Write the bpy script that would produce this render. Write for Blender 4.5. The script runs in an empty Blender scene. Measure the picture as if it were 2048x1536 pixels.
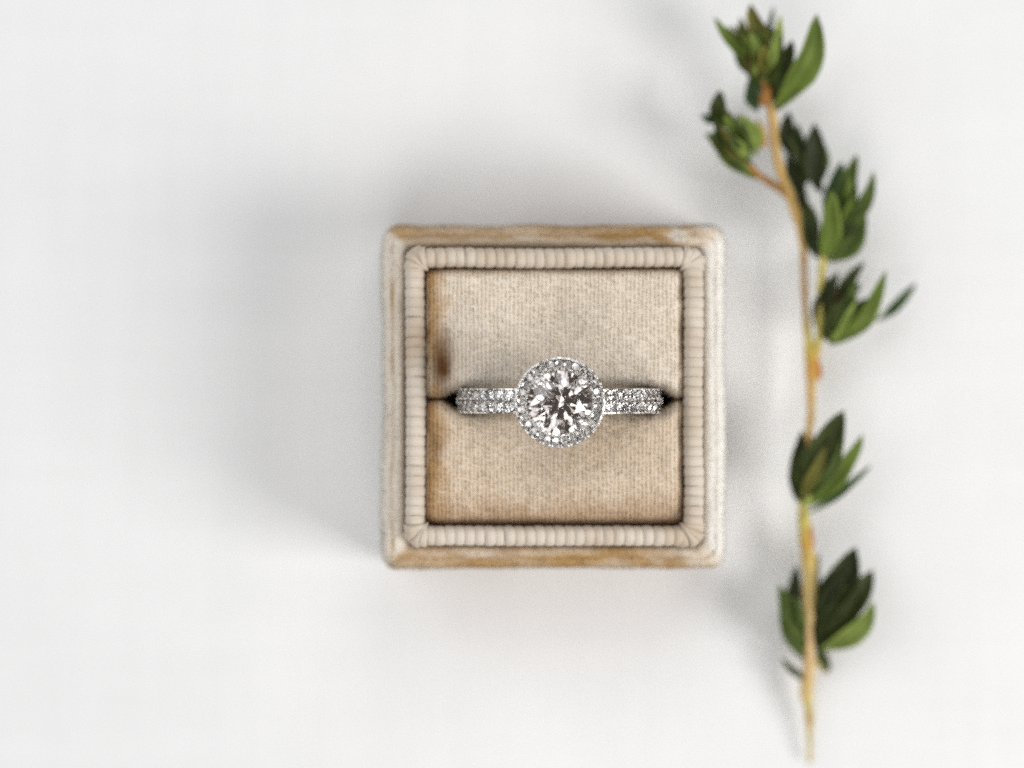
# Engagement ring in an open velvet box beside a herb sprig, seen from straight above.
# Lengths below are millimetres; 1 Blender unit = 1 cm (factor U).
import bpy, math, random
import numpy as np
from mathutils import Vector, Matrix, Quaternion

random.seed(7)
rng = np.random.default_rng(11)
U = 0.1
TZ = 5.0                                 # height of the table top
scene = bpy.context.scene
COL = scene.collection

# ------------------------------------------------------------------ camera
S, ZF, D = 19.0, 29.8, 350.0            # px per mm in the focus plane, focus height, distance
CAMZ = ZF + D
SENSOR = 36.0
LENS = SENSOR * D / (2048.0 / S)
cam_d = bpy.data.cameras.new("camera")
cam = bpy.data.objects.new("camera", cam_d)
COL.objects.link(cam)
cam.location = (0, 0, CAMZ * U)
cam_d.sensor_width = SENSOR
cam_d.lens = LENS
cam_d.clip_start = 0.1
cam_d.clip_end = 1000
cam_d.dof.use_dof = True
cam_d.dof.focus_distance = (D + 0.6) * U
APERTURE = 20.5                          # entrance pupil, mm
cam_d.dof.aperture_fstop = LENS / 1000.0 / (APERTURE * U)
scene.camera = cam

# ------------------------------------------------------------------ world and lamps
world = bpy.data.worlds.new("World")
scene.world = world
world.use_nodes = True
bg = world.node_tree.nodes["Background"]
bg.inputs[0].default_value = (1.0, 0.9, 0.82, 1)
bg.inputs[1].default_value = 0.08


def lamp(name, loc, target, sx, sy, power, color):
    d = bpy.data.lights.new(name, 'AREA')
    d.shape = 'RECTANGLE'
    d.size, d.size_y = sx * U, sy * U
    d.energy = power
    d.color = color
    o = bpy.data.objects.new(name, d)
    COL.objects.link(o)
    o.location = Vector(loc) * U
    o.rotation_euler = (Vector(target) - Vector(loc)).to_track_quat('-Z', 'Y').to_euler()
    return o


lamp("window_light", (560, -190, 430), (0, 0, 0), 320, 320, 37000, (1.0, 0.99, 0.975))
lamp("fill_light", (-540, 230, 620), (0, 0, 0), 860, 860, 36500, (0.94, 0.97, 1.0))
lamp("fill_light", (-80, -520, 700), (0, 0, 0), 500, 420, 20500, (1.0, 0.985, 0.975))  # added fill from the near side, no lamp known there
lamp("fill_light", (160, 560, 700), (0, 0, 0), 500, 420, 18500, (0.97, 0.98, 1.0))  # added fill from the far side, evens out the surface and stones

scene.view_settings.view_transform = 'Standard'
scene.view_settings.look = 'None'
scene.view_settings.exposure = 0.0
scene.view_settings.gamma = 1.0
scene.render.engine = 'CYCLES'
cy = scene.cycles
cy.max_bounces = 20
cy.transmission_bounces = 20
cy.glossy_bounces = 8
cy.diffuse_bounces = 5
cy.transparent_max_bounces = 8
cy.caustics_reflective = False
cy.caustics_refractive = False
cy.sample_clamp_indirect = 8
cy.use_denoising = False


# ------------------------------------------------------------------ helpers
def P(px, py, z):
    """Point of the place (mm) that the photograph shows at (px, py), at height z."""
    k = (CAMZ - z) / D / S
    return Vector(((px - 1024.0) * k, (768.0 - py) * k, z))


def srgb(r, g, b):
    f = lambda c: (c / 255 / 12.92) if c / 255 <= 0.04045 else ((c / 255 + 0.055) / 1.055) ** 2.4
    return np.array([f(r), f(g), f(b)])


_lat = rng.random((64, 64, 8)) * 2 - 1


def noise2(x, y, seed=0):
    """smooth value noise in [-1, 1]; x, y arrays or floats"""
    x = np.asarray(x, float) + seed * 17.3
    y = np.asarray(y, float) + seed * 9.7
    xi, yi = np.floor(x).astype(int), np.floor(y).astype(int)
    fx, fy = x - xi, y - yi
    fx, fy = fx * fx * (3 - 2 * fx), fy * fy * (3 - 2 * fy)
    L = _lat[..., seed % 8]
    a, b = L[xi % 64, yi % 64], L[(xi + 1) % 64, yi % 64]
    c, d = L[xi % 64, (yi + 1) % 64], L[(xi + 1) % 64, (yi + 1) % 64]
    return (a * (1 - fx) + b * fx) * (1 - fy) + (c * (1 - fx) + d * fx) * fy


def fbm(x, y, seed=0):
    return noise2(x, y, seed) * .55 + noise2(x * 2.1, y * 2.1, seed + 1) * .3 + noise2(x * 4.3, y * 4.3, seed + 2) * .15


def sstep(a, b, x):
    t = np.clip((np.asarray(x, float) - a) / (b - a), 0, 1)
    return t * t * (3 - 2 * t)


def mesh(name, verts, faces, smooth=True, origin=None):
    me = bpy.data.meshes.new(name)
    v = np.asarray(verts, float)
    if origin is not None:
        v = v - np.asarray(origin)[None, :]
    me.from_pydata((v * U).tolist(), [], faces)
    if smooth:
        me.shade_smooth()
    me.update()
    return me


def obj(name, me, mat=None, parent=None, loc=None):
    o = bpy.data.objects.new(name, me)
    COL.objects.link(o)
    if mat is not None and me is not None and not me.materials:
        me.materials.append(mat)
    if parent is not None:
        o.parent = parent
    if loc is not None:
        o.location = Vector(loc) * U
    return o


def tag(o, label, cat):
    o['label'] = label
    o['category'] = cat
    return o


def set_colors(me, cols):
    c = np.ones((len(cols), 4), np.float32)
    c[:, :3] = cols
    a = me.color_attributes.new("pile", 'FLOAT_COLOR', 'POINT')
    a.data.foreach_set("color", c.ravel())


def grid_faces(nu, nv, closed_u=False, off=0):
    f = []
    for i in range(nu if closed_u else nu - 1):
        for j in range(nv - 1):
            a, b = i * nv + j, ((i + 1) % nu) * nv + j
            f.append((off + a, off + b, off + b + 1, off + a + 1))
    return f


# ------------------------------------------------------------------ materials
def new_mat(name):
    m = bpy.data.materials.new(name)
    m.use_nodes = True
    nt = m.node_tree
    return m, nt, nt.nodes["Principled BSDF"]


def N(nt, kind, **kw):
    n = nt.nodes.new(kind)
    for k, v in kw.items():
        if hasattr(n, k):
            setattr(n, k, v)
        else:
            n.inputs[k].default_value = v
    return n


def mat_table():
    m, nt, p = new_mat("white_paper")
    tc = N(nt, "ShaderNodeTexCoord")
    n1 = N(nt, "ShaderNodeTexNoise", Scale=3.0, Detail=6.0, Roughness=0.6)
    n2 = N(nt, "ShaderNodeTexNoise", Scale=0.9, Detail=5.0)
    r = N(nt, "ShaderNodeValToRGB")
    r.color_ramp.elements[0].position = .3
    r.color_ramp.elements[0].color = (.81, .81, .81, 1)
    r.color_ramp.elements[1].position = .7
    r.color_ramp.elements[1].color = (.832, .832, .832, 1)
    b = N(nt, "ShaderNodeBump", Strength=.15, Distance=.02)
    L = nt.links.new
    cur = r.outputs[0]
    for sc in ((.35, 5.0, 1.0), (5.0, .35, 1.0)):        # faint slubs along both thread directions
        mp = N(nt, "ShaderNodeMapping")
        mp.inputs["Scale"].default_value = sc
        L(tc.outputs["Object"], mp.inputs["Vector"])
        sl = N(nt, "ShaderNodeTexNoise", Scale=1.0, Detail=3.0)
        L(mp.outputs[0], sl.inputs["Vector"])
        mr = N(nt, "ShaderNodeMapRange")
        mr.inputs[1].default_value, mr.inputs[2].default_value = .25, .75
        mr.inputs[3].default_value, mr.inputs[4].default_value = .985, 1.009
        L(sl.outputs["Fac"], mr.inputs[0])
        ml = N(nt, "ShaderNodeVectorMath", operation='MULTIPLY')
        L(cur, ml.inputs[0]); L(mr.outputs[0], ml.inputs[1])
        cur = ml.outputs[0]
    L(tc.outputs["Object"], n1.inputs["Vector"])
    L(tc.outputs["Object"], n2.inputs["Vector"])
    L(n2.outputs["Fac"], r.inputs[0])
    L(cur, p.inputs["Base Color"])
    L(n1.outputs["Fac"], b.inputs["Height"])
    L(b.outputs[0], p.inputs["Normal"])
    p.inputs["Roughness"].default_value = .75
    p.inputs["Specular IOR Level"].default_value = .2
    return m


def mat_velvet(name, pile=False):
    m, nt, p = new_mat(name)
    L = nt.links.new
    at = N(nt, "ShaderNodeAttribute", attribute_name="pile")
    tc = N(nt, "ShaderNodeTexCoord")
    n1 = N(nt, "ShaderNodeTexNoise", Scale=60.0, Detail=4.0, Roughness=.7)
    L(tc.outputs["Object"], n1.inputs["Vector"])
    b = N(nt, "ShaderNodeBump", Strength=.5, Distance=.02)
    L(n1.outputs["Fac"], b.inputs["Height"])
    L(b.outputs[0], p.inputs["Normal"])
    L(at.outputs["Color"], p.inputs["Base Color"])
    p.inputs["Roughness"].default_value = .95
    p.inputs["Specular IOR Level"].default_value = .1
    p.inputs["Sheen Weight"].default_value = .25
    p.inputs["Sheen Roughness"].default_value = .4
    tr = N(nt, "ShaderNodeBsdfTranslucent")
    L(at.outputs["Color"], tr.inputs["Color"])
    mix = N(nt, "ShaderNodeMixShader")
    mix.inputs[0].default_value = .5 if pile else 0.0
    L(p.outputs[0], mix.inputs[1])
    L(tr.outputs[0], mix.inputs[2])
    L(mix.outputs[0], nt.nodes["Material Output"].inputs["Surface"])
    return m


def mat_ribbon():
    m, nt, p = new_mat("grosgrain_ribbon")
    L = nt.links.new
    tc = N(nt, "ShaderNodeTexCoord")
    geo = N(nt, "ShaderNodeNewGeometry")
    n1 = N(nt, "ShaderNodeTexNoise", Scale=1.6, Detail=5.0)
    L(geo.outputs["Position"], n1.inputs["Vector"])
    r = N(nt, "ShaderNodeValToRGB")
    r.color_ramp.elements[0].position = .32
    r.color_ramp.elements[0].color = (*srgb(196, 178, 156), 1)
    r.color_ramp.elements[1].position = .62
    r.color_ramp.elements[1].color = (*srgb(216, 205, 190), 1)
    L(n1.outputs["Fac"], r.inputs[0])
    L(r.outputs[0], p.inputs["Base Color"])
    w = N(nt, "ShaderNodeTexWave", Scale=11.0, Distortion=1.2)
    w.bands_direction = 'Y'
    w.inputs["Detail"].default_value = 2
    L(tc.outputs["Object"], w.inputs["Vector"])
    n2 = N(nt, "ShaderNodeTexNoise", Scale=45.0, Detail=3.0)
    L(geo.outputs["Position"], n2.inputs["Vector"])
    mx = N(nt, "ShaderNodeMath", operation='ADD')
    L(w.outputs["Fac"], mx.inputs[0])
    L(n2.outputs["Fac"], mx.inputs[1])
    b = N(nt, "ShaderNodeBump", Strength=.35, Distance=.008)
    L(mx.outputs[0], b.inputs["Height"])
    L(b.outputs[0], p.inputs["Normal"])
    p.inputs["Roughness"].default_value = .7
    p.inputs["Specular IOR Level"].default_value = .25
    p.inputs["Sheen Weight"].default_value = .2
    return m


def mat_metal():
    m, nt, p = new_mat("white_gold")
    p.inputs["Base Color"].default_value = (.86, .845, .825, 1)
    p.inputs["Metallic"].default_value = 1
    L = nt.links.new
    geo = N(nt, "ShaderNodeNewGeometry")
    n1 = N(nt, "ShaderNodeTexNoise", Scale=30.0, Detail=3.0)
    L(geo.outputs["Position"], n1.inputs["Vector"])
    mr = N(nt, "ShaderNodeMapRange")
    mr.inputs[3].default_value = .08
    mr.inputs[4].default_value = .26
    L(n1.outputs["Fac"], mr.inputs[0])
    L(mr.outputs[0], p.inputs["Roughness"])
    return m


def mat_diamond(name="diamond", tint=(.96, .942, .932)):
    m = bpy.data.materials.new(name)
    m.use_nodes = True
    nt = m.node_tree
    nt.nodes.remove(nt.nodes["Principled BSDF"])
    out = nt.nodes["Material Output"]
    g = N(nt, "ShaderNodeBsdfGlass")
    g.inputs["Color"].default_value = (*tint, 1)
    g.inputs["Roughness"].default_value = 0.0
    g.inputs["IOR"].default_value = 2.417
    nt.links.new(g.outputs[0], out.inputs["Surface"])
    return m


def mat_plain(name, col, rough=.8):
    m, nt, p = new_mat(name)
    p.inputs["Base Color"].default_value = (*col, 1)
    p.inputs["Roughness"].default_value = rough
    return m


def mat_leaf():
    """colour per leaf from its own attributes; paler vein along the middle, pale underside"""
    m, nt, p = new_mat("herb_leaf")
    L = nt.links.new
    at = N(nt, "ShaderNodeAttribute", attribute_name="pile")
    geo = N(nt, "ShaderNodeNewGeometry")
    n1 = N(nt, "ShaderNodeTexNoise", Scale=5.0, Detail=5.0)
    L(geo.outputs["Position"], n1.inputs["Vector"])
    mr = N(nt, "ShaderNodeMapRange")
    mr.inputs[3].default_value = .6
    mr.inputs[4].default_value = 1.35
    L(n1.outputs["Fac"], mr.inputs[0])
    mul = N(nt, "ShaderNodeVectorMath", operation='MULTIPLY')
    L(at.outputs["Color"], mul.inputs[0])
    L(mr.outputs[0], mul.inputs[1])
    L(mul.outputs[0], p.inputs["Base Color"])
    p.inputs["Roughness"].default_value = .55
    p.inputs["Specular IOR Level"].default_value = .3
    b = N(nt, "ShaderNodeBump", Strength=.3, Distance=.02)
    n2 = N(nt, "ShaderNodeTexNoise", Scale=18.0, Detail=3.0)
    L(geo.outputs["Position"], n2.inputs["Vector"])
    L(n2.outputs["Fac"], b.inputs["Height"])
    L(b.outputs[0], p.inputs["Normal"])
    tr = N(nt, "ShaderNodeBsdfTranslucent")
    L(mul.outputs[0], tr.inputs["Color"])
    mix = N(nt, "ShaderNodeMixShader")
    mix.inputs[0].default_value = .25
    out = nt.nodes["Material Output"]
    L(p.outputs[0], mix.inputs[1])
    L(tr.outputs[0], mix.inputs[2])
    L(mix.outputs[0], out.inputs["Surface"])
    return m


M_TABLE, M_VELVET, M_RIBBON = mat_table(), mat_velvet("champagne_velvet"), mat_ribbon()
M_METAL, M_DIAMOND, M_MELEE = mat_metal(), mat_diamond(), mat_diamond("small_diamond", (.985, .98, .975))
M_LEAF = mat_leaf()
M_PILE = mat_velvet("velvet_pile", True)
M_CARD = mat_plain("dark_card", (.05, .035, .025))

# ------------------------------------------------------------------ the surface
tb = obj("table_surface", mesh("table_surface", [(-900, -900, TZ), (900, -900, TZ), (900, 900, TZ), (-900, 900, TZ)],
                               [(0, 1, 2, 3)], False), M_TABLE)
tb['kind'] = 'structure'
tb['label'] = 'plain matte white paper surface under the box and sprig'

# ------------------------------------------------------------------ velvet helpers
PALE, TAN = srgb(242, 233, 220), srgb(221, 199, 172)
GOLD, BROWN = srgb(192, 156, 104), srgb(128, 90, 54)


def nap(name, me_base, parent, density, length, width, lean, rows=None, seed=0):
    """short pile standing on a surface, one mesh, coloured like the cloth under it"""
    r = np.random.default_rng(seed)
    nv = len(me_base.vertices)
    co = np.empty(nv * 3); me_base.vertices.foreach_get("co", co); co = co.reshape(-1, 3) / U
    no = np.empty(nv * 3); me_base.vertices.foreach_get("normal", no); no = no.reshape(-1, 3)
    cl = np.empty(nv * 4, np.float32); me_base.color_attributes["pile"].data.foreach_get("color", cl)
    cl = cl.reshape(-1, 4)[:, :3]
    me_base.calc_loop_triangles()
    nt_ = len(me_base.loop_triangles)
    tri = np.empty(nt_ * 3, np.int32); me_base.loop_triangles.foreach_get("vertices", tri); tri = tri.reshape(-1, 3)
    a, b, c = co[tri[:, 0]], co[tri[:, 1]], co[tri[:, 2]]
    area = np.linalg.norm(np.cross(b - a, c - a), axis=1) / 2
    n = int(area.sum() * density)
    t = r.choice(nt_, n, p=area / area.sum())
    u, v = r.random(n), r.random(n)
    sw = u + v > 1
    u[sw], v[sw] = 1 - u[sw], 1 - v[sw]
    w0 = 1 - u - v
    mixf = lambda A: A[tri[t, 0]] * w0[:, None] + A[tri[t, 1]] * u[:, None] + A[tri[t, 2]] * v[:, None]
    pos, nrm, col = mixf(co), mixf(no), mixf(cl)
    nrm /= np.linalg.norm(nrm, axis=1)[:, None] + 1e-9
    if rows:                              # woven in rows along y
        k = np.round(pos[:, 0] / rows)
        pos[:, 0] += (k * rows + .1 * noise2(pos[:, 1] * .8, k, 2) - pos[:, 0]) * .7
    swirl = np.stack([fbm(pos[:, 0] * .35, pos[:, 1] * .35, 3), fbm(pos[:, 0] * .35, pos[:, 1] * .35, 5),
                      np.zeros(n)], 1)
    d = nrm + np.asarray(lean)[None, :] + swirl * .5 + r.normal(0, .32, (n, 3))
    d /= np.linalg.norm(d, axis=1)[:, None]
    ln = length * (.6 + .8 * r.random(n))
    side = np.cross(d, r.normal(0, 1, (n, 3)))
    side /= np.linalg.norm(side, axis=1)[:, None] + 1e-9
    wd = width * (.6 + .8 * r.random(n))
    base = pos - nrm * .04
    v0 = base - side * wd[:, None] / 2
    v1 = base + side * wd[:, None] / 2
    v2 = base + d * ln[:, None]
    away = np.einsum('ij,ij->i', np.cross(v1 - v0, v2 - v0), nrm) < 0
    v0[away], v1[away] = v1[away], v0[away].copy()
    V = np.stack([v0, v1, v2], 1).reshape(-1, 3)
    me = bpy.data.meshes.new(name)
    me.vertices.add(3 * n); me.loops.add(3 * n); me.polygons.add(n)
    me.vertices.foreach_set("co", (V * U).ravel().astype(np.float32))
    me.loops.foreach_set("vertex_index", np.arange(3 * n, dtype=np.int32))
    me.polygons.foreach_set("loop_start", np.arange(0, 3 * n, 3, dtype=np.int32))
    me.polygons.foreach_set("loop_total", np.full(n, 3, dtype=np.int32))
    me.update()
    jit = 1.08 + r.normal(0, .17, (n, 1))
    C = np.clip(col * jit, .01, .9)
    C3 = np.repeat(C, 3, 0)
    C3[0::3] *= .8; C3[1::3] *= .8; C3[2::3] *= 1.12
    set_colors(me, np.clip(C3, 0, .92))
    me.shade_smooth()
    nn = nrm * .8 + r.normal(0, .24, (n, 3))
    nn /= np.linalg.norm(nn, axis=1)[:, None]
    me.normals_split_custom_set_from_vertices(np.repeat(nn, 3, 0).tolist())
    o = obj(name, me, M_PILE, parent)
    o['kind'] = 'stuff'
    return o


# ------------------------------------------------------------------ ring box
BOX = P(1108, 793.5, 22.0); BOX.z = 0      # heights inside the box are absolute
box = bpy.data.objects.new("ring_box", None)
COL.objects.link(box)
box.location = BOX * U
tag(box, 'open square champagne velvet ring box with ribbed ribbon trim holding the ring', 'ring box')


def rounded_square(h, r, n_side=40, n_arc=9):
    """points (counter-clockwise) of a square of half-size h with corner radius r"""
    pts = []
    for k in range(4):
        cx, cy_ = [(h - r, h - r), (-h + r, h - r), (-h + r, -h + r), (h - r, -h + r)][k]
        for i in range(n_arc):
            a = math.pi / 2 * (k + i / (n_arc - 1))
            pts.append((cx + r * math.cos(a), cy_ + r * math.sin(a)))
        nx = [(-h + r, h - r), (-h + r, -h + r), (h - r, -h + r), (h - r, h - r)][k]
        a = math.pi / 2 * (k + 1)
        s = np.array(pts[-1]); e = np.array((nx[0] + r * math.cos(a), nx[1] + r * math.sin(a)))
        for i in range(1, n_side):
            pts.append(tuple(s + (e - s) * i / n_side))
    return np.array(pts)


HB, LEDGE = 18.7, 20.4


def case_color(x, y):
    """velvet with nap shading painted in: darker gold far and near edges, pale sides"""
    ax, ay = np.abs(x), np.abs(y)
    m = np.maximum(ax, ay)
    ends = sstep(-.4, .9, ay - ax)
    patch = fbm(x * .2 + 4, y * .9, 2)
    outer = sstep(HB - 2.2, HB - 1.2, m + .5 * patch)        # the outer half of the ledge takes more of the painted gold
    corner = sstep(13.0, 17.0, np.minimum(ax, ay))
    g = ends * (.22 + .5 * outer + .9 * patch) - corner * .5 * (x > 0)
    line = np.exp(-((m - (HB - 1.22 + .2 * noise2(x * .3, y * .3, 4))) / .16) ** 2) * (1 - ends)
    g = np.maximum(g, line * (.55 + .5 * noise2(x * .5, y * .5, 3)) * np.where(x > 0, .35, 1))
    g = np.clip(g, 0, 1)
    base = PALE + (TAN - PALE) * (.1 + .55 * ends)[:, None]
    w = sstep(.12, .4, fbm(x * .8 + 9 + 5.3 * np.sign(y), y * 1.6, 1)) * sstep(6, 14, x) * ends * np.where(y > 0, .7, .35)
    w = np.clip(np.maximum(w, sstep(.5, .9, ax - ay) * (x > 0) * .8), 0, 1)  # window glare on the right side, painted in as near white
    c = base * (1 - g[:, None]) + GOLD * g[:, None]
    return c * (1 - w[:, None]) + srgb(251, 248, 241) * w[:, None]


# outer case: walls, soft shoulder, seam, ledge and the groove beside the lip
prof = [(0.5, TZ), (0.1, TZ + .35), (0, TZ + 1.0), (0, 9), (0, 13), (0, 17.6), (.07, 18.7), (.22, 19.5), (.48, 20.1), (.76, 20.35), (.93, 20.36),
        (1.02, 20.24), (1.1, 20.36), (1.35, 20.5), (1.65, 20.5), (1.88, 20.3), (2.02, 19.8), (2.06, 19.0), (2.28, 18.7), (2.3, 14.0), (4.0, 13.0)]
rings = []
for ins, z in prof:
    ins *= 1.24
    pts = rounded_square(HB - ins, max(1.9 - ins * .35, .9))
    z_ = np.full(len(pts), z)
    if z > 17:
        z_ = z_ + .34 * fbm(pts[:, 0] * .35, pts[:, 1] * .35, 1) + .16 * noise2(pts[:, 0] * 1.1, pts[:, 1] * 1.1, 2)
    wob = .22 * fbm(pts[:, 0] * .2, pts[:, 1] * .2, 5) + .05 * noise2(pts[:, 0] * .9, pts[:, 1] * .9, 3) if ins < 2.1 else 0
    rr = 1 + wob / HB
    rings.append(np.column_stack([pts[:, 0] * rr, pts[:, 1] * rr, z_]))
nu, nvv = len(prof), len(rings[0])
V = np.array(rings).transpose(1, 0, 2).reshape(-1, 3)
me = mesh("case", V, [f[::-1] for f in grid_faces(nvv, nu, True)])
# a floor inside the case
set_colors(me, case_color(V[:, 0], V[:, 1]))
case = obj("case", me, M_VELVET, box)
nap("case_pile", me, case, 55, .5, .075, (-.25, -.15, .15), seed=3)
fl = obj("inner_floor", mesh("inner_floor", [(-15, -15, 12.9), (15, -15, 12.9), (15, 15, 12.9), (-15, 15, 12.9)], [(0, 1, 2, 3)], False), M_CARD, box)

# lip wrapped in ribbed ribbon ---------------------------------------------------
RO, RI = 15.92, 13.9                    # outer and inner half-size of the lip
RC, RW = (RO + RI) / 2, (RO - RI)
RTOP = 24.9


def arch(t, w=RW, top=RTOP):
    """cross-section of the lip, t in [-1, 1] from the inner foot over the top to the outer foot"""
    a = t * math.pi / 2 * 1.0
    x = math.copysign(abs(math.sin(a)) ** .75, t) * w / 2
    drop = 1 - abs(math.cos(a)) ** .55
    return x, top - drop * 1.9


prof2 = [(RC - RI + .0, 13.2)]
lip = []
ts = np.linspace(-1, 1, 15)
sec = [(-RW / 2 + .12, 13.0)] + [(arch(t, RW - .5, RTOP - .42)) for t in ts] + [(RW / 2 - .12, 13.0)]
lr = [np.column_stack([rounded_square(RC + x, max(.5 + x * .35, .08), 20, 5), np.full(len(rounded_square(1, .1, 20, 5)), z)]) for x, z in sec]
V = np.array(lr).transpose(1, 0, 2).reshape(-1, 3)
trim = obj("ribbon_trim", mesh("ribbon_trim", V, grid_faces(len(lr[0]), len(sec), True)), M_RIBBON, box)

PITCH = 1.06


def rib_mesh(name, ws_in=1.0, ws_out=1.0, length=RW, curve=.18, height=.2, seed=0):
    r = random.Random(seed)
    ns, nt2 = 9, 13
    vs = []
    for i in range(ns):
        s = -1 + 2 * i / (ns - 1)
        for j in range(nt2):
            t = -1 + 2 * j / (nt2 - 1)
            x, z = arch(t, length - .2, RTOP - .1)
            k = (t + 1) / 2
            w = PITCH * .55 * (ws_in + (ws_out - ws_in) * k)
            bul = height * max(0, 1 - s * s) ** .5
            nx, nz = math.sin(t * math.pi / 2), max(.0, math.cos(t * math.pi / 2)) ** .5
            # y along the trim, x across it
            vs.append((x + nx * bul * .5, s * w + curve * (math.cos(t * 1.5) - .5) + r.uniform(-.012, .012),
                       z + nz * bul - .05 * abs(s)))
    return mesh(name, vs, grid_faces(ns, nt2))


straight = [rib_mesh("rib", seed=i, curve=c, height=h) for i, (c, h) in enumerate([(.16, .29), (.2, .33), (.12, .27), (.18, .31)])]
fan = [rib_mesh("rib", .24, 1.2, RW * 1.12, .05, .34, 9), rib_mesh("rib", .22, 1.1, RW * 1.36, .05, .42, 10)]
for m_ in straight + fan:
    m_.materials.append(M_RIBBON)
NR = 26
for k in range(4):
    base_a = k * math.pi / 2
    for i in range(NR):
        along = (i - (NR - 1) / 2) * PITCH + random.uniform(-.05, .05)
        o = obj("rib", straight[random.randrange(4)], None, trim)
        wob = .10 * float(noise2(along * .2, k * 3.1, 3))
        loc = Matrix.Rotation(base_a, 4, 'Z') @ Vector((RC + wob + random.uniform(-.02, .02), along, 0))
        flip = -1 if k in (1, 2) else 1
        o.matrix_local = (Matrix.Translation(loc * U) @ Matrix.Rotation(base_a + math.radians(random.uniform(-4, 4)), 4, 'Z')
                          @ Matrix.Diagonal((1, flip, random.uniform(.995, 1.006), 1)))
    for i, (da, ln) in enumerate([(14, 0), (35, 1), (56, 1), (76, 0)]):
        a = base_a + math.radians(da + random.uniform(-8, 8))
        piv = Matrix.Rotation(base_a, 4, 'Z') @ Vector((RI - .2, RI - .2, 0))
        loc = piv + Vector((math.cos(a), math.sin(a), 0)) * (RW * .5 + .2)
        o = obj("rib", fan[ln], None, trim)
        o.matrix_local = Matrix.Translation((loc + Vector((0, 0, random.uniform(-.25, .15)))) * U) @ Matrix.Rotation(a, 4, 'Z')

# velvet pads ---------------------------------------------------------------------
RINGC = P(1120, 802, 28.0) - BOX            # ring centre line in box coordinates
YS = RINGC.y + .15                          # the slit
RX = RINGC.x
PH = 13.84                                  # pads' half width


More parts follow.
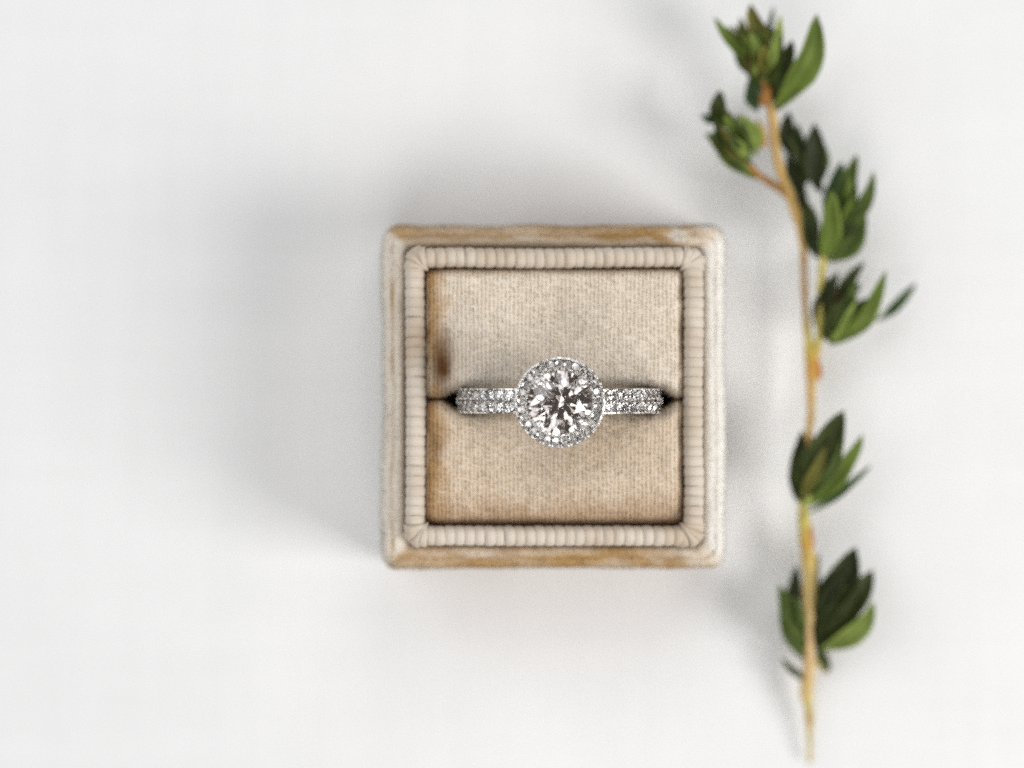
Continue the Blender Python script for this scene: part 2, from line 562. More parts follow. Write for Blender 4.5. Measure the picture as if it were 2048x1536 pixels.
def pad(upper):
    sgn = 1 if upper else -1
    nx, ny = 110, 60
    far = PH - .1 if upper else -PH + .1
    vs = []
    xs = np.linspace(-PH, PH, nx)
    vv = np.concatenate([np.linspace(0, .35, 24, endpoint=False), np.linspace(.35, .78, 14, endpoint=False), np.linspace(.78, 1, 22)])
    for x in xs:
        dx = abs(x - RX)
        wedge = sstep(13.0, 10.8, dx)
        half = .08 + 1.05 * wedge * (.8 if x < RX - 8 and upper else 1)
        half += .05 * float(noise2(x * .6, sgn * 3, 2))
        y0 = YS + sgn * half
        for v in vv:
            y = y0 + (far - y0) * v
            ds = abs(y - y0); df = abs(far - y); de = PH - abs(x)
            top = 24.3
            r1, d1 = 1.6, 1.9               # rolls down into the slit
            q = max(0, 1 - ds / r1); z = top - d1 * (1 - math.sqrt(max(0, 1 - q * q)))
            r2 = 1.3 if upper else 3.0      # rolls down towards the far side
            q = max(0, 1 - df / r2); z -= (2.0 if upper else 2.8) * (1 - math.sqrt(max(0, 1 - q * q)))
            r3 = 1.8 if x < 0 else 1.1
            q = max(0, 1 - de / r3); z -= 1.7 * (1 - math.sqrt(max(0, 1 - q * q)))
            z += .22 * float(fbm(x * .18, y * .18, 2)) + .07 * float(noise2(x * .9, y * .9, 6))
            if upper:                       # dent at the left near the slit
                z -= 1.5 * math.exp(-((x + 12.1) / 1.3) ** 2 - ((y - 3.8) / 2.6) ** 2)
            xx = x + .12 * float(noise2(y * .7, x * .3, 4)) * (de < 2)
            vs.append((xx, y, z))
    vs = np.array(vs)
    X = vs.reshape(nx, ny, 3)
    # skirts down to the floor of the case
    rows = []
    f = grid_faces(nx, ny)
    top_n = len(vs)
    edge = [i * ny for i in range(nx)] + [(nx - 1) * ny + j for j in range(1, ny)] + \
           [i * ny + ny - 1 for i in range(nx - 2, -1, -1)] + [j for j in range(ny - 2, 0, -1)]
    sk = vs[edge].copy(); sk[:, 2] = 13.1
    V = np.vstack([vs, sk])
    n = len(edge)
    for i in range(n):
        f.append((edge[i], top_n + i, top_n + (i + 1) % n, edge[(i + 1) % n]))
    if not upper:
        pass
    else:
        f = [q[::1] for q in f]
    me = mesh("pad", V, f)
    import bmesh
    bm = bmesh.new(); bm.from_mesh(me); bmesh.ops.recalc_face_normals(bm, faces=bm.faces)
    up = sum(fc.normal.z for fc in bm.faces)
    if up < 0:
        bmesh.ops.reverse_faces(bm, faces=bm.faces)
    bm.to_mesh(me); bm.free(); me.update()
    x, y = V[:, 0], V[:, 1]
    tone = .2 + .18 * fbm(x * .16 + 3, y * .16, 4) + (.0 if upper else .42)
    c = PALE + (TAN - PALE) * np.clip(tone, 0, 1)[:, None]
    nz = fbm(x * .7, y * .45, 1)
    g = sstep(2.9, .7, x + PH + nz * 1.5 - .2) * (.85 + .4 * nz)  # gold left edge: crushed, stained velvet with nap shading put into the colour
    g = np.clip(g, 0, 1) * sstep(-.05, .45, x + PH - .1 + .2 * nz) * sstep(-.8, .05, fbm(x * .25 + 2, y * .33, 6))
    c = c * (1 - g[:, None]) + GOLD * g[:, None]
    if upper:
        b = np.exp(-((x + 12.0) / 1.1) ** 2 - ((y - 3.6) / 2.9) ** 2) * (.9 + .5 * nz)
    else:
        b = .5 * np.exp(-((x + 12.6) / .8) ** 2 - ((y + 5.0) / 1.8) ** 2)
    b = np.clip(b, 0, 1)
    if not upper:                           # shade of brushed pile on the rolled near edge, painted into the colour
        q = sstep(4.2, .8, y + PH + 1.1 * nz) * .7
        c = c * (1 - q[:, None]) + srgb(190, 162, 128) * q[:, None]
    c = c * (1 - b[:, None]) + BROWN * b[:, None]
    set_colors(me, c)
    o = obj("pad", me, M_VELVET, box)
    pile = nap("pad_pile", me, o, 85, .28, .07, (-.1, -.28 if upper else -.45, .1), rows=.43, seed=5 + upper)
    # the deeper pile between the woven rows is tanner than the cloth
    n_ = len(pile.data.vertices)
    pc = np.empty(n_ * 4, np.float32); pile.data.color_attributes["pile"].data.foreach_get("color", pc)
    pc = pc.reshape(-1, 4); pc[:, :3] *= np.array([1.06, .95, .78]); pile.data.color_attributes["pile"].data.foreach_set("color", pc.ravel())
    return o


pu, pl = pad(True), pad(False)

# ------------------------------------------------------------------ ring
ring = bpy.data.objects.new("ring", None)
COL.objects.link(ring)
RCW = P(1120, 802, 28.0); RCW.z = 20.0
ring.location = RCW * U
tag(ring, 'white metal ring with round brilliant stone, halo and two-row pave band, standing in velvet box', 'ring')
RR = 11.2                                   # outer radius; ring axis along y


def brilliant():
    tb_, ca, pa = .56, math.radians(34.2), math.radians(40.9)
    T, G, Sx, L2 = [], [], [], []
    vs = []
    def add(r, a, z):
        vs.append((r * math.cos(a), r * math.sin(a), z)); return len(vs) - 1
    g = .02
    for k in range(8):
        a = k * math.pi / 4
        T.append(add(tb_, a, g + (1 - tb_) * math.tan(ca)))
    for k in range(8):
        a = k * math.pi / 4 + math.pi / 8
        rs = .79
        Sx.append(add(rs, a, g + (1 - rs * math.cos(math.pi / 8)) * math.tan(ca)))
    GU = [add(1, k * math.pi / 8, g) for k in range(16)]
    GL = [add(1, k * math.pi / 8, -g) for k in range(16)]
    for k in range(8):
        a = k * math.pi / 4 + math.pi / 8
        rl = .25
        L2.append(add(rl, a, -g - (1 - rl * math.cos(math.pi / 8)) * math.tan(pa)))
    C = add(0, 0, -g - math.tan(pa))
    f = [tuple(T)]
    for k in range(8):
        k1 = (k + 1) % 8
        f.append((T[k], Sx[k], T[k1]))                               # star
        f.append((T[k], Sx[k - 1], GU[2 * k], Sx[k]))                # kite
        f.append((Sx[k], GU[2 * k], GU[2 * k + 1]))
        f.append((Sx[k], GU[2 * k + 1], GU[(2 * k + 2) % 16]))
        f.append((C, L2[k], GL[2 * k], L2[k - 1]))                   # pavilion main
        f.append((L2[k], GL[2 * k + 1], GL[2 * k]))
        f.append((L2[k], GL[(2 * k + 2) % 16], GL[2 * k + 1]))
    for k in range(16):
        k1 = (k + 1) % 16
        f.append((GU[k], GL[k], GL[k1], GU[k1]))
    me = mesh("brilliant", vs, f, False)
    import bmesh
    bm = bmesh.new(); bm.from_mesh(me); bmesh.ops.recalc_face_normals(bm, faces=bm.faces); bm.to_mesh(me); bm.free()
    me.materials.append(M_DIAMOND)
    return me


GEM = brilliant()


def single_cut():
    """the plain eight-sided cut small stones have"""
    vs, ng = [], 16
    ring_ = lambda r, z, n, off=0: [vs.append((r * math.cos(2 * math.pi * (k + off) / n), r * math.sin(2 * math.pi * (k + off) / n), z)) or len(vs) - 1 for k in range(n)]
    T, GU, GL = ring_(.62, .30, 8), ring_(1, .03, 8), ring_(1, -.05, 8)
    vs.append((0, 0, -.84)); c = len(vs) - 1
    f = [tuple(T)]
    for k in range(8):
        k1 = (k + 1) % 8
        f += [(T[k], GU[k], GU[k1], T[k1]), (GU[k], GL[k], GL[k1], GU[k1]), (GL[k], c, GL[k1])]
    me = mesh("single_cut", vs, f, False)
    import bmesh
    bm = bmesh.new(); bm.from_mesh(me); bmesh.ops.recalc_face_normals(bm, faces=bm.faces); bm.to_mesh(me); bm.free()
    me.materials.append(M_MELEE)
    return me


SMALL = single_cut()

# band: a bevelled hoop with a slightly sunken top between two thin rails
BW = 2.72
sec = [(-BW / 2, -.75), (-BW / 2, -.1), (-BW / 2 + .04, .0), (-BW / 2 + .16, .02), (-BW / 2 + .22, -.32), (-.15, -.38), (0, -.32), (.15, -.38),
       (BW / 2 - .22, -.32), (BW / 2 - .16, .02), (BW / 2 - .04, 0), (BW / 2, -.1), (BW / 2, -.75), (BW / 2 - .35, -1.6), (-BW / 2 + .35, -1.6)]
NB = 144
vs = []
for i in range(NB):
    a = 2 * math.pi * i / NB
    narrow = 1 - .16 * sstep(1.2, 2.4, abs((a + math.pi) % (2 * math.pi) - math.pi))
    for y, dr in sec:
        r = RR + dr
        vs.append((r * math.sin(a), y * float(narrow), r * math.cos(a)))
ns = len(sec)
f = []
GAP = 6                                     # the hoop is open below the head
for i in range(GAP, NB - GAP):
    for j in range(ns):
        f.append((i * ns + j, i * ns + (j + 1) % ns, ((i + 1) % NB) * ns + (j + 1) % ns, ((i + 1) % NB) * ns + j))
f.append(tuple(GAP * ns + j for j in range(ns)))
f.append(tuple((NB - GAP) * ns + j for j in range(ns))[::-1])
me = mesh("band", vs, f, True)
me.set_sharp_from_angle(angle=math.radians(35))
band = obj("band", me, M_METAL, ring)


def ico(name, rx, ry, rz, sub=2):
    import bmesh
    bm = bmesh.new()
    bmesh.ops.create_icosphere(bm, subdivisions=sub, radius=1)
    for v in bm.verts:
        v.co = Vector((v.co.x * rx, v.co.y * ry, v.co.z * rz)) * U
    me = bpy.data.meshes.new(name)
    bm.to_mesh(me); bm.free(); me.shade_smooth()
    return me


BEAD = ico("prong", .2, .25, .26)
BEAD.materials.append(M_METAL)
SEAT = None


def on_band(th, y, dr, spin=0, sc=1, tilt=0):
    """local frame on the hoop: z outwards"""
    m = Matrix.Rotation(th, 4, 'Y') @ Matrix.Translation(Vector((0, y, RR + dr)) * U) @ Matrix.Rotation(tilt, 4, 'X') @ Matrix.Rotation(spin, 4, 'Z')
    return m @ Matrix.Diagonal((sc, sc, sc, 1))


STEP = math.radians(6.15)
for side in (-1, 1):
    for i in range(9):
        th = side * (math.radians(22.8) + i * STEP)
        for row in (-1, 1):
            o = obj("side_stone", SMALL, None, band)
            o.matrix_local = on_band(th, row * .67, .02, random.uniform(0, 6), .56, -row * .06 + random.uniform(-.07, .07)) @ \
                Matrix.Rotation(random.uniform(-.07, .07), 4, 'Y')
        th2 = th + side * STEP / 2
        for yy, s_ in ((-.2, .68), (.2, .68), (-1.22, .55), (1.22, .55)):
            o = obj("prong", BEAD, None, band)
            o.matrix_local = on_band(th2, yy + random.uniform(-.03, .03), .1, random.uniform(-.4, .4), s_ * random.uniform(.85, 1.15))

# head: tilted a touch, with halo, claws, basket and centre stone
head_m = Matrix.Translation(Vector((-.10, -.10, RR + 1.7)) * U) @ Matrix.Rotation(math.radians(4), 4, 'X') @ Matrix.Rotation(math.radians(3), 4, 'Y')
HO, HI = 4.72, 3.34
# halo plate: outer wall, milled rim, sunken seat, inner edge, underside
hp = [(HO - .55, -1.15), (HO - .1, -.5), (HO, -.1), (HO - .03, .04), (HO - .12, .09), (HO - .2, .03), (HO - .26, -.07), (HI + .22, -.02), (HI + .16, .1), (HI + .06, .12), (HI, .02),
      (HI - .1, -.5), (HI - .35, -1.15)]
NH = 96
vs = [((r + .0) * math.cos(2 * math.pi * i / NH), r * math.sin(2 * math.pi * i / NH), z) for i in range(NH) for r, z in hp]
f = []
for i in range(NH):
    for j in range(len(hp)):
        f.append((i * len(hp) + j, i * len(hp) + (j + 1) % len(hp), ((i + 1) % NH) * len(hp) + (j + 1) % len(hp), ((i + 1) % NH) * len(hp) + j))
me = mesh("halo", vs, f)
import bmesh
bm = bmesh.new(); bm.from_mesh(me); bmesh.ops.recalc_face_normals(bm, faces=bm.faces); bm.to_mesh(me); bm.free()
me.set_sharp_from_angle(angle=math.radians(40))
halo = obj("halo", me, M_METAL, ring)
halo.matrix_local = head_m
NS = 29
HM = (HO + HI) / 2 - .03
hb = ico("bead", .16, .16, .18)
hb.materials.append(M_METAL)
for i in range(NS):
    a = 2 * math.pi * (i + .3) / NS
    o = obj("halo_stone", SMALL, None, halo)
    o.matrix_local = Matrix.Translation(Vector((HM * math.cos(a), HM * math.sin(a), .04)) * U) @ \
        Matrix.Rotation(random.uniform(-.12, .12), 4, 'X') @ Matrix.Rotation(random.uniform(-.12, .12), 4, 'Y') @ \
        Matrix.Rotation(random.uniform(0, 6), 4, 'Z') @ Matrix.Scale(.44, 4)
    a2 = 2 * math.pi * (i + .8) / NS
    for rr, s_ in ((HO - .1, 1.1), (HI + .2, .9)):
        for da in (-.035, .035):
            o = obj("bead", hb, None, halo)
            o.matrix_local = Matrix.Translation(Vector((rr * math.cos(a2 + da), rr * math.sin(a2 + da), .14)) * U) @ Matrix.Scale(s_ * random.uniform(.8, 1.15), 4)

# basket: an open cone of metal below the stone down to the band
bp = [(HI - .3, -.9), (HI - .15, -.6), (HI - .35, -.6), (HI - .6, -.95), (1.5, -2.6), (1.3, -2.9), (1.7, -2.9), (2.6, -1.8)]
vs = [(r * math.cos(2 * math.pi * i / 64), r * math.sin(2 * math.pi * i / 64), z) for i in range(64) for r, z in bp]
f = []
for i in range(64):
    for j in range(len(bp)):
        f.append((i * len(bp) + j, i * len(bp) + (j + 1) % len(bp), ((i + 1) % 64) * len(bp) + (j + 1) % len(bp), ((i + 1) % 64) * len(bp) + j))
me = mesh("basket", vs, f)
bm = bmesh.new(); bm.from_mesh(me); bmesh.ops.recalc_face_normals(bm, faces=bm.faces); bm.to_mesh(me); bm.free()
bas = obj("basket", me, M_METAL, ring)
bas.matrix_local = head_m

cs = obj("centre_stone", GEM, None, ring)
cs.matrix_local = head_m @ Matrix.Translation(Vector((0, 0, .32)) * U) @ Matrix.Rotation(math.radians(-1.5), 4, 'X') @ \
    Matrix.Rotation(math.radians(9), 4, 'Z') @ Matrix.Scale(3.36, 4)
cs['label'] = 'large round brilliant stone, clear with dark facets'


def claw_mesh():
    """a claw: post rising outside the girdle, bent inwards over the crown, bead tip"""
    pts = [(3.15, -1.6, .28), (3.42, -.4, .32), (3.55, .3, .4), (3.42, .72, .46), (3.12, .98, .46), (2.82, 1.08, .36), (2.62, 1.05, .2), (2.56, 1.0, .05)]
    vs, n = [], 12
    for x, z, r in pts:
        for k in range(n):
            a = 2 * math.pi * k / n
            vs.append((x + r * .55 * math.cos(a) * .9, r * math.sin(a), z + r * .8 * math.cos(a)))
    f = []
    for i in range(len(pts) - 1):
        for k in range(n):
            f.append((i * n + k, i * n + (k + 1) % n, (i + 1) * n + (k + 1) % n, (i + 1) * n + k))
    f.append(tuple(range((len(pts) - 1) * n, len(pts) * n)))
    me = mesh("claw", vs, f)
    me.materials.append(M_METAL)
    return me


CLAW = claw_mesh()
for a in (45, 137, 226, 318):
    o = obj("claw", CLAW, None, ring)
    o.matrix_local = head_m @ Matrix.Rotation(math.radians(a), 4, 'Z')

# ------------------------------------------------------------------ herb sprig
sprig = bpy.data.objects.new("thyme_sprig", None)
COL.objects.link(sprig)
SO = P(1616, 780, TZ)


def PS(px, py, z):
    return P(px, py, max(z - 1.2, .6) + TZ)

sprig.location = SO * U
tag(sprig, 'green leafy herb sprig with golden woody stem lying on white surface right of box', 'herb sprig')


def tube(name, pts, parent, cols, n=12, sub=4):
    """pts: (px, py, z, diameter px); smooth tapered stem with its own colours per point"""
    P3 = [PS(x, y, z) - SO for x, y, z, d in pts]
    R3 = [d / 2 / 17.7 for *_, d in pts]
    vs, cc = [], []
    m = len(pts)
    cen, rad, col = [], [], []
    for i in range(m - 1):
        p0, p1, p2, p3 = P3[max(i - 1, 0)], P3[i], P3[i + 1], P3[min(i + 2, m - 1)]
        for s in range(sub):
            t = s / sub
            cen.append(.5 * ((2 * p1) + (p2 - p0) * t + (2 * p0 - 5 * p1 + 4 * p2 - p3) * t * t + (3 * p1 - p0 - 3 * p2 + p3) * t ** 3))
            rad.append(R3[i] * (1 - t) + R3[i + 1] * t)
            col.append(np.array(cols[i]) * (1 - t) + np.array(cols[i + 1]) * t)
    cen.append(P3[-1]); rad.append(R3[-1]); col.append(np.array(cols[-1]))
    up = Vector((0, 0, 1))
    for i, c in enumerate(cen):
        d = (cen[min(i + 1, len(cen) - 1)] - cen[max(i - 1, 0)]).normalized()
        sx = d.cross(up).normalized(); uz = sx.cross(d)
        rj = rad[i] * (1 + .08 * math.sin(i * 1.7) + random.uniform(-.05, .05))
        for k in range(n):
            a = 2 * math.pi * k / n
            vs.append(c + sx * math.cos(a) * rj + uz * math.sin(a) * rj)
            w = .5 + .5 * math.cos(a)                # a redder flank on one side, as the bark has
            cc.append(np.clip(col[i] * (1 + .12 * random.uniform(-1, 1)) * (np.array([1.0, .92, .82]) * w + np.array([1.0, 1.04, 1.05]) * (1 - w)), 0, 1))
    f = [(i * n + k, i * n + (k + 1) % n, (i + 1) * n + (k + 1) % n, (i + 1) * n + k) for i in range(len(cen) - 1) for k in range(n)]
    f.append(tuple(range(n))); f.append(tuple(range((len(cen) - 1) * n, len(cen) * n)))
    me = mesh(name, vs, f)
    set_colors(me, cc)
    bm = bmesh.new(); bm.from_mesh(me); bmesh.ops.recalc_face_normals(bm, faces=bm.faces); bm.to_mesh(me); bm.free()
    return obj(name, me, M_STEM, parent)


def mat_stem():
    m, nt, p = new_mat("woody_stem")
    L = nt.links.new
    at = N(nt, "ShaderNodeAttribute", attribute_name="pile")
    geo = N(nt, "ShaderNodeNewGeometry")
    n1 = N(nt, "ShaderNodeTexNoise", Scale=8.0, Detail=5.0)
    L(geo.outputs["Position"], n1.inputs["Vector"])
    mr = N(nt, "ShaderNodeMapRange")
    mr.inputs[3].default_value = .7
    mr.inputs[4].default_value = 1.25
    L(n1.outputs["Fac"], mr.inputs[0])
    mul = N(nt, "ShaderNodeVectorMath", operation='MULTIPLY')
    L(at.outputs["Color"], mul.inputs[0]); L(mr.outputs[0], mul.inputs[1])
    L(mul.outputs[0], p.inputs["Base Color"])
    p.inputs["Roughness"].default_value = .6
    p.inputs["Specular IOR Level"].default_value = .3
    b = N(nt, "ShaderNodeBump", Strength=.4, Distance=.02)
    L(n1.outputs["Fac"], b.inputs["Height"]); L(b.outputs[0], p.inputs["Normal"])
    return m


M_STEM = mat_stem()
GD, YG, OR, PK, BR = srgb(200, 166, 102), srgb(188, 176, 94), srgb(200, 126, 40), srgb(218, 184, 134), srgb(152, 112, 62)

stem_pts = [(1524, 150, 8.5, 12), (1534, 190, 8.5, 16), (1545, 235, 8, 19), (1549, 285, 7.5, 18), (1560, 340, 7, 18), (1580, 392, 6.5, 21), (1597, 440, 6.2, 20), (1607, 490, 6, 17),
            (1608, 540, 6, 13), (1611, 620, 6, 13), (1617, 680, 6.2, 18), (1625, 735, 6.2, 30), (1622, 775, 6, 18), (1622, 830, 6, 16), (1617, 870, 6.2, 16), (1612, 940, 6.5, 16),
            (1607, 995, 6.8, 18), (1608, 1040, 6.5, 24), (1613, 1090, 6.2, 28), (1620, 1140, 6, 30), (1619, 1200, 6, 26), (1616, 1260, 5.5, 21), (1619, 1310, 5, 20), (1617, 1350, 4.5, 27),
            (1613, 1385, 4, 27), (1617, 1415, 3.6, 16), (1619, 1437, 3.4, 18), (1619, 1460, 3, 11), (1620, 1525, 2.2, 8)]
stem_cols = [BR, BR, GD, GD, GD, GD, GD, GD, BR * .6 + GD * .4, BR * .5 + GD * .5, YG, OR * .6 + YG * .4, GD, GD, GD, GD, YG, YG, YG * .6 + OR * .4, YG * .6 + PK * .4, PK * .6 + YG * .4, PK, PK, PK * .8 + YG * .2, PK * .6 + YG * .4,
             YG, OR * .5 + YG * .5, YG * .7 + PK * .3, YG * .6 + PK * .4]
tube("stem", stem_pts, sprig, stem_cols)
tube("side_stem", [(1576, 390, 6.5, 16), (1545, 368, 7.5, 16), (1512, 346, 8.2, 13), (1490, 315, 8.6, 10)], sprig, [BR * .6 + GD * .4, BR, BR * .8 + OR * .2, GD])
tube("side_stem", [(1626, 730, 6.2, 18), (1636, 690, 6.6, 15), (1640, 640, 7, 13), (1640, 580, 7.3, 13), (1645, 535, 7.6, 15), (1648, 500, 8, 12)], sprig, [OR, YG, YG, YG, YG, YG])
tube("side_stem", [(1528, 290, 7.5, 10), (1526, 265, 8, 12), (1515, 240, 8.5, 8)], sprig, [YG, OR * .5 + YG * .5, YG])
tube("petiole", [(1668, 676, 6, 5), (1700, 652, 5, 5), (1742, 643, 4.2, 5), (1768, 634, 4, 6)], sprig, [YG * .5] * 4)
tube("petiole", [(1624, 1310, 5, 7), (1636, 1328, 4.2, 7), (1650, 1345, 3.5, 5)], sprig, [YG * .8] * 3)


def bud(px, py, z, rx, ry, rz_, rot, col):
    me = ico("bud", rx / 17.8, ry / 17.8, rz_, 3)
    set_colors(me, np.array([col * random.uniform(.85, 1.1) for _ in me.vertices]))
    o = obj("bud", me, M_STEM, sprig)
    o.matrix_local = Matrix.Translation((PS(px, py, z) - SO) * U) @ Matrix.Rotation(math.radians(rot), 4, 'Z')


bud(1531, 192, 8.9, 11, 22, .8, -20, OR * .3 + BR * .5)
bud(1635, 736, 6.3, 8, 24, .6, 10, OR * .75)
bud(1620, 1072, 6.4, 7, 30, .6, 6, OR * .8)
bud(1527, 283, 8.2, 7, 12, .5, 0, OR * .7 + YG * .3)

# tones: base leaf colours (linear), upper side; the darkest also carries shade inside the clusters; underside paler and greyer
TONES = {
    'd': srgb(62, 71, 32), 'k': srgb(46, 52, 26), 'm': srgb(78, 94, 38), 'g': srgb(102, 120, 47), 'b': srgb(124, 140, 66),
    'p': srgb(166, 178, 96), 'o': srgb(112, 108, 46), 't': srgb(64, 86, 50), 'n': srgb(84, 66, 34)}


def leaf(bx, by, tx, ty, w, zb, zt, roll, tone, bend=0., fold=.7, arch_=.12):
    """base and tip in the photograph, width there, heights, roll about the long axis (deg), sideways bend"""
    A, B = PS(bx, by, zb) - SO, PS(tx, ty, zt) - SO
    L_ = (B - A).length
    d = (B - A).normalized()
    side = d.cross(Vector((0, 0, 1))).normalized()
    up = side.cross(d)
    q = Quaternion(d, math.radians(roll))
    s2, u2 = q @ side, q @ up
    W = .9 * w / 17.7 / max(.45, math.cos(math.radians(roll)))
    twist, tipc, wav = math.radians(random.uniform(-28, 28)), random.uniform(-.06, .10), random.uniform(0, 6)
    nu_, nv_ = 13, 9
    top, bot = [], []
    ct, cb = [], []
    base = TONES[tone]
    edge = base * 1.5 + np.array([.03, .05, .008])
    sx, sy = random.uniform(0, 20), random.uniform(0, 20)
    for i in range(nu_):
        t = i / (nu_ - 1)
        half = W / 2 * min(1, t / .42 + .06) ** .7 * max(0, 1 - max(0, (t - .42) / .58) ** 2.1) ** .75
        half = max(half, W * .05 * (1 - t))
        c = A + d * L_ * t + side * (bend / 17.7) * math.sin(math.pi * t) + u2 * arch_ * L_ * math.sin(math.pi * t) * .6
        qt = Quaternion(d, twist * (t - .4))
        st, ut = qt @ s2, qt @ u2
        c = c + u2 * tipc * L_ * t ** 3 + side * .03 * L_ * math.sin(t * 5 + wav)
        for j in range(nv_):
            v = -1 + 2 * j / (nv_ - 1)
            curl = fold * half * (abs(v) ** 1.5) + .10 * half * math.sin(v * 3 + t * 7 + wav)
            ridge = -.10 * half * math.exp(-(v / .14) ** 2)
            pz = c + st * half * v * (1 + .12 * float(noise2(t * 5 + sx, v * 1.2 + sy, 1))) + ut * (curl + ridge)
            th = .13 * (1 - .7 * abs(v)) * (1 - .6 * t) + .02
            top.append(pz + u2 * th); bot.append(pz - u2 * th)
            vein = math.exp(-(v / .16) ** 2)
            rim = abs(v) ** 3
            k = 1 + .4 * float(fbm(t * 4 + sx, v * 2.5 + sy, 2))
            sidevein = max(0, math.sin((t * 9 - abs(v) * 1.6) * math.pi * 2)) ** 6
            k *= 1 + .18 * sidevein
            cu = (base * (1 - rim * .6) + edge * rim * .6) * k
            cu = cu * (1 - vein * .5) + (base * 1.6 + np.array([.05, .06, .03])) * vein * .5
            ct.append(cu)
            cb.append(cu * .5 + srgb(138, 152, 104) * .5)
    n = len(top)
    f = grid_faces(nu_, nv_) + [q_[::-1] for q_ in grid_faces(nu_, nv_, off=n)]
    rimv = [j for j in range(nv_)] + [i * nv_ + nv_ - 1 for i in range(1, nu_)] + [(nu_ - 1) * nv_ + j for j in range(nv_ - 2, -1, -1)] + [i * nv_ for i in range(nu_ - 2, 0, -1)]
    for i in range(len(rimv)):
        a, b = rimv[i], rimv[(i + 1) % len(rimv)]
        f.append((b, a, a + n, b + n))
    me = mesh("leaf", top + bot, f)
    set_colors(me, np.clip(np.array(ct + cb), .004, .8))
    bm = bmesh.new(); bm.from_mesh(me)
    bmesh.ops.remove_doubles(bm, verts=bm.verts, dist=1e-5)
    bmesh.ops.recalc_face_normals(bm, faces=bm.faces)
    bm.to_mesh(me); bm.free()
    for pl_ in me.polygons:
        pl_.use_smooth = True
    # keep every leaf above the surface
    zmin = min(v.co.z for v in me.vertices)
    if zmin < .02:
        for v in me.vertices:
            v.co.z += .02 - zmin
    return obj("leaf", me, M_LEAF, sprig)


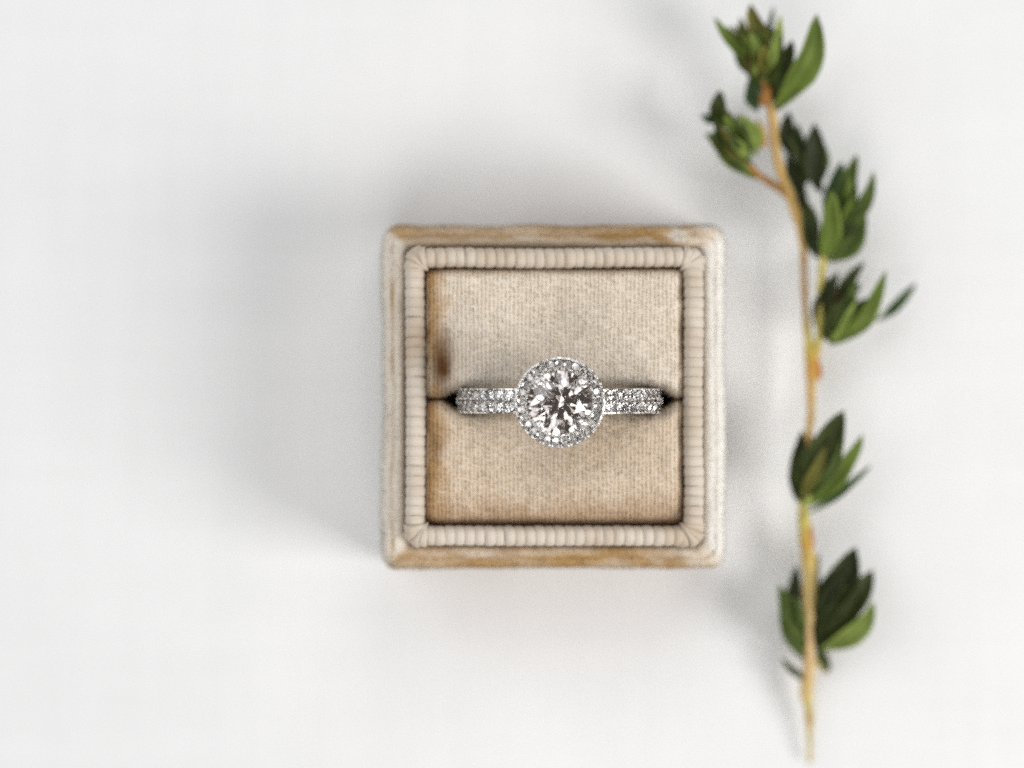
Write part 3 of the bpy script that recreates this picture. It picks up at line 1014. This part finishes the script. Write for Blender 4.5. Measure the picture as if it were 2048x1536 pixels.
LEAVES = [
    # top cluster
    (1556, 222, 1632, 26, 60, 8, 12, 14, 'g', 9), (1546, 205, 1582, 76, 40, 7, 9.5, -10, 'd', 4), (1506, 156, 1427, 32, 26, 8.5, 10.5, 12, 'g', -2),
    (1524, 140, 1505, 6, 44, 8.5, 10, -20, 'o', 4), (1534, 120, 1545, 12, 15, 7, 7, 5, 't'), (1533, 130, 1561, 28, 22, 9, 11, 20, 'p', 3),
    (1518, 130, 1478, 36, 30, 8, 9, -15, 'o'), (1528, 150, 1549, 60, 26, 9.5, 13, 25, 'b'), (1520, 152, 1504, 92, 36, 9, 11, -25, 'n'),
    (1520, 222, 1500, 152, 34, 7, 8, -12, 't', -6), (1512, 150, 1496, 60, 26, 9.5, 12, 18, 'b'),
    (1540, 180, 1566, 92, 30, 7.5, 9, -25, 'k'),
    # left cluster
    (1446, 262, 1437, 180, 40, 8, 9, -18, 'd'), (1436, 246, 1400, 230, 18, 8, 8.5, -5, 't'), (1508, 312, 1478, 226, 34, 9, 12, 24, 'b', 5),
    (1486, 306, 1446, 232, 34, 9.5, 11.5, 20, 'g', 4), (1512, 356, 1408, 268, 40, 8, 8, 24, 'g', -10), (1510, 346, 1450, 276, 40, 7.6, 9, -22, 'k'),
    (1470, 300, 1432, 236, 30, 9, 11, -24, 'd'), (1494, 318, 1454, 262, 26, 9.5, 12, 15, 'b', -4), (1500, 330, 1424, 262, 34, 8, 9.5, -8, 'm', -4),
    # behind the stem, right
    (1582, 312, 1574, 222, 38, 5, 6, -15, 'k'), (1648, 385, 1628, 244, 46, 5.5, 7.5, -22, 'k', -4), (1612, 420, 1580, 300, 32, 4.5, 5, -20, 'k'),
    (1600, 345, 1596, 246, 34, 4.5, 6, -5, 't'), (1645, 360, 1634, 262, 18, 5.8, 7.4, 20, 'm', 3), (1625, 500, 1600, 380, 26, 4.5, 5, -22, 'k'),
    # third cluster, right of the stem
    (1684, 452, 1715, 308, 40, 6.5, 8, -14, 'm', 4), (1676, 444, 1680, 322, 40, 5.5, 6.5, -12, 't', -4), (1664, 486, 1742, 338, 36, 7, 8.5, 18, 'm', 8),
    (1650, 520, 1728, 420, 52, 7, 8, 20, 'm', 14), (1648, 515, 1665, 376, 50, 8, 11.5, 16, 'g', -6), (1642, 516, 1616, 400, 40, 6, 7, -24, 'd', -4),
    (1660, 500, 1690, 400, 40, 6.5, 8.5, -24, 'k', 0), (1662, 505, 1700, 430, 30, 7.5, 9.5, -10, 'd'), (1636, 515, 1622, 440, 26, 6.5, 8, -22, 'k'),
    # fourth cluster
    (1644, 680, 1682, 544, 42, 6, 7.5, -22, 'k', -4), (1664, 678, 1731, 522, 36, 5.5, 7.5, -20, 'd', -4), (1656, 684, 1713, 560, 34, 7, 9.5, 14, 'm', 2),
    (1658, 688, 1772, 538, 38, 7, 9, 18, 'g', 14), (1752, 640, 1831, 564, 24, 4, 5.5, 5, 't', 8), (1640, 676, 1650, 552, 24, 5.5, 6.5, -24, 'n', 0),
    (1660, 680, 1738, 600, 30, 7.5, 8.5, 10, 'b', 8), (1650, 678, 1690, 590, 24, 7.5, 9.5, -18, 'd', 0),
    # fifth cluster
    (1606, 1004, 1694, 822, 78, 7, 10, -8, 'd', -8), (1608, 1010, 1600, 862, 38, 6.5, 8, -20, 'k', -5), (1612, 1008, 1722, 864, 44, 7, 9.5, 20, 'g', 10),
    (1616, 1020, 1741, 926, 20, 6.5, 7.5, 15, 't', 8), (1612, 980, 1664, 852, 36, 5.5, 6.5, -22, 'd', -2), (1610, 1000, 1650, 890, 26, 8.5, 11.5, -16, 'o', 0),
    (1608, 1018, 1620, 985, 14, 7.6, 8.5, 10, 'p', 0),
    # sixth cluster
    (1634, 1296, 1713, 1086, 88, 2.5, 7, -16, 'k', -2), (1640, 1292, 1742, 1136, 66, 4.5, 7, -4, 'd', 4), (1644, 1300, 1745, 1196, 50, 5.2, 8, 24, 'b', 10),
    (1610, 1316, 1557, 1170, 42, 5, 7, 24, 'm', -18), (1612, 1308, 1588, 1130, 44, 4, 5, -22, 'k', -6), (1634, 1276, 1654, 1345, 26, 4.5, 2.5, -15, 'd', 6),
    (1610, 1366, 1563, 1313, 18, 4.5, 5, -8, 'd'), (1642, 1276, 1694, 1150, 52, 4.2, 8.5, -24, 'k', 0), (1626, 1230, 1640, 1110, 30, 4, 5, -20, 'k', 0),
    (1614, 1300, 1578, 1190, 34, 5.2, 6, -20, 'k', -8),
    # small inner leaves
    (1516, 140, 1486, 70, 20, 9.6, 12, 20, 'g', 2), (1530, 146, 1528, 84, 22, 10, 13, -18, 'o', 2), (1538, 150, 1568, 70, 18, 9, 11, 14, 'm', 2), (1502, 150, 1462, 92, 18, 8, 9, -12, 'm', 0),
    (1450, 262, 1420, 222, 18, 8, 9, 14, 'm', 0), (1480, 300, 1462, 262, 16, 10.5, 12.5, -20, 'd', 0), (1500, 300, 1488, 246, 14, 10, 12.6, -20, 'm', 0), (1466, 280, 1448, 214, 20, 8.5, 10, 12, 'o', 0),
    (1672, 470, 1706, 392, 18, 8, 10, 12, 'g', 2), (1660, 500, 1722, 444, 16, 8, 9, -16, 'd', 2), (1690, 420, 1700, 352, 16, 7.5, 9, 14, 'g', 0),
    (1660, 680, 1716, 600, 16, 8.5, 10.5, 18, 'b', 0), (1690, 620, 1722, 566, 20, 6.5, 8, -16, 'k', 0), (1655, 640, 1672, 570, 16, 7, 8.5, 10, 'n', 0),
    (1614, 990, 1684, 880, 18, 8.6, 11, 14, 'm', 4), (1606, 990, 1614, 890, 22, 7.5, 9.5, -16, 'd', -4), (1650, 1270, 1722, 1170, 26, 6, 9, -18, 'd', 4),
]
for L_ in LEAVES:
    leaf(*L_)

# slim young leaves filling the clusters: base, spread of directions (deg, 90 = up in the picture), length, heights
for cx, cy_, a0, a1, l0, l1, z0, cnt, tones in [
        (1522, 150, 62, 130, 70, 120, 8.5, 9, 'gmobgd'), (1536, 200, 50, 120, 60, 110, 7.5, 5, 'dkmd'), (1496, 318, 95, 150, 50, 95, 8.6, 9, 'gmdbgo'),
        (1600, 380, 70, 110, 70, 120, 4.8, 5, 'kdkt'), (1656, 500, 45, 100, 80, 140, 6.8, 9, 'mdgktm'), (1656, 682, 35, 88, 70, 130, 6.8, 8, 'dmgkd'),
        (1610, 1004, 45, 100, 80, 140, 7.2, 6, 'dmdg'), (1638, 1290, 42, 82, 80, 150, 5.0, 6, 'dkmd'), (1610, 1306, 100, 125, 70, 120, 4.8, 3, 'dm')]:
    for k in range(cnt):
        a = math.radians(a0 + (a1 - a0) * (k + random.uniform(.1, .9)) / cnt)
        ln = random.uniform(l0, l1)
        ox, oy = random.uniform(-8, 8), random.uniform(-14, 6)
        leaf(cx + ox, cy_ + oy, cx + ox + math.cos(a) * ln, cy_ + oy - math.sin(a) * ln, random.uniform(14, 22), z0, z0 + random.uniform(-.5, 3.2),
             random.uniform(-26, 26), random.choice(tones), random.uniform(-8, 8))
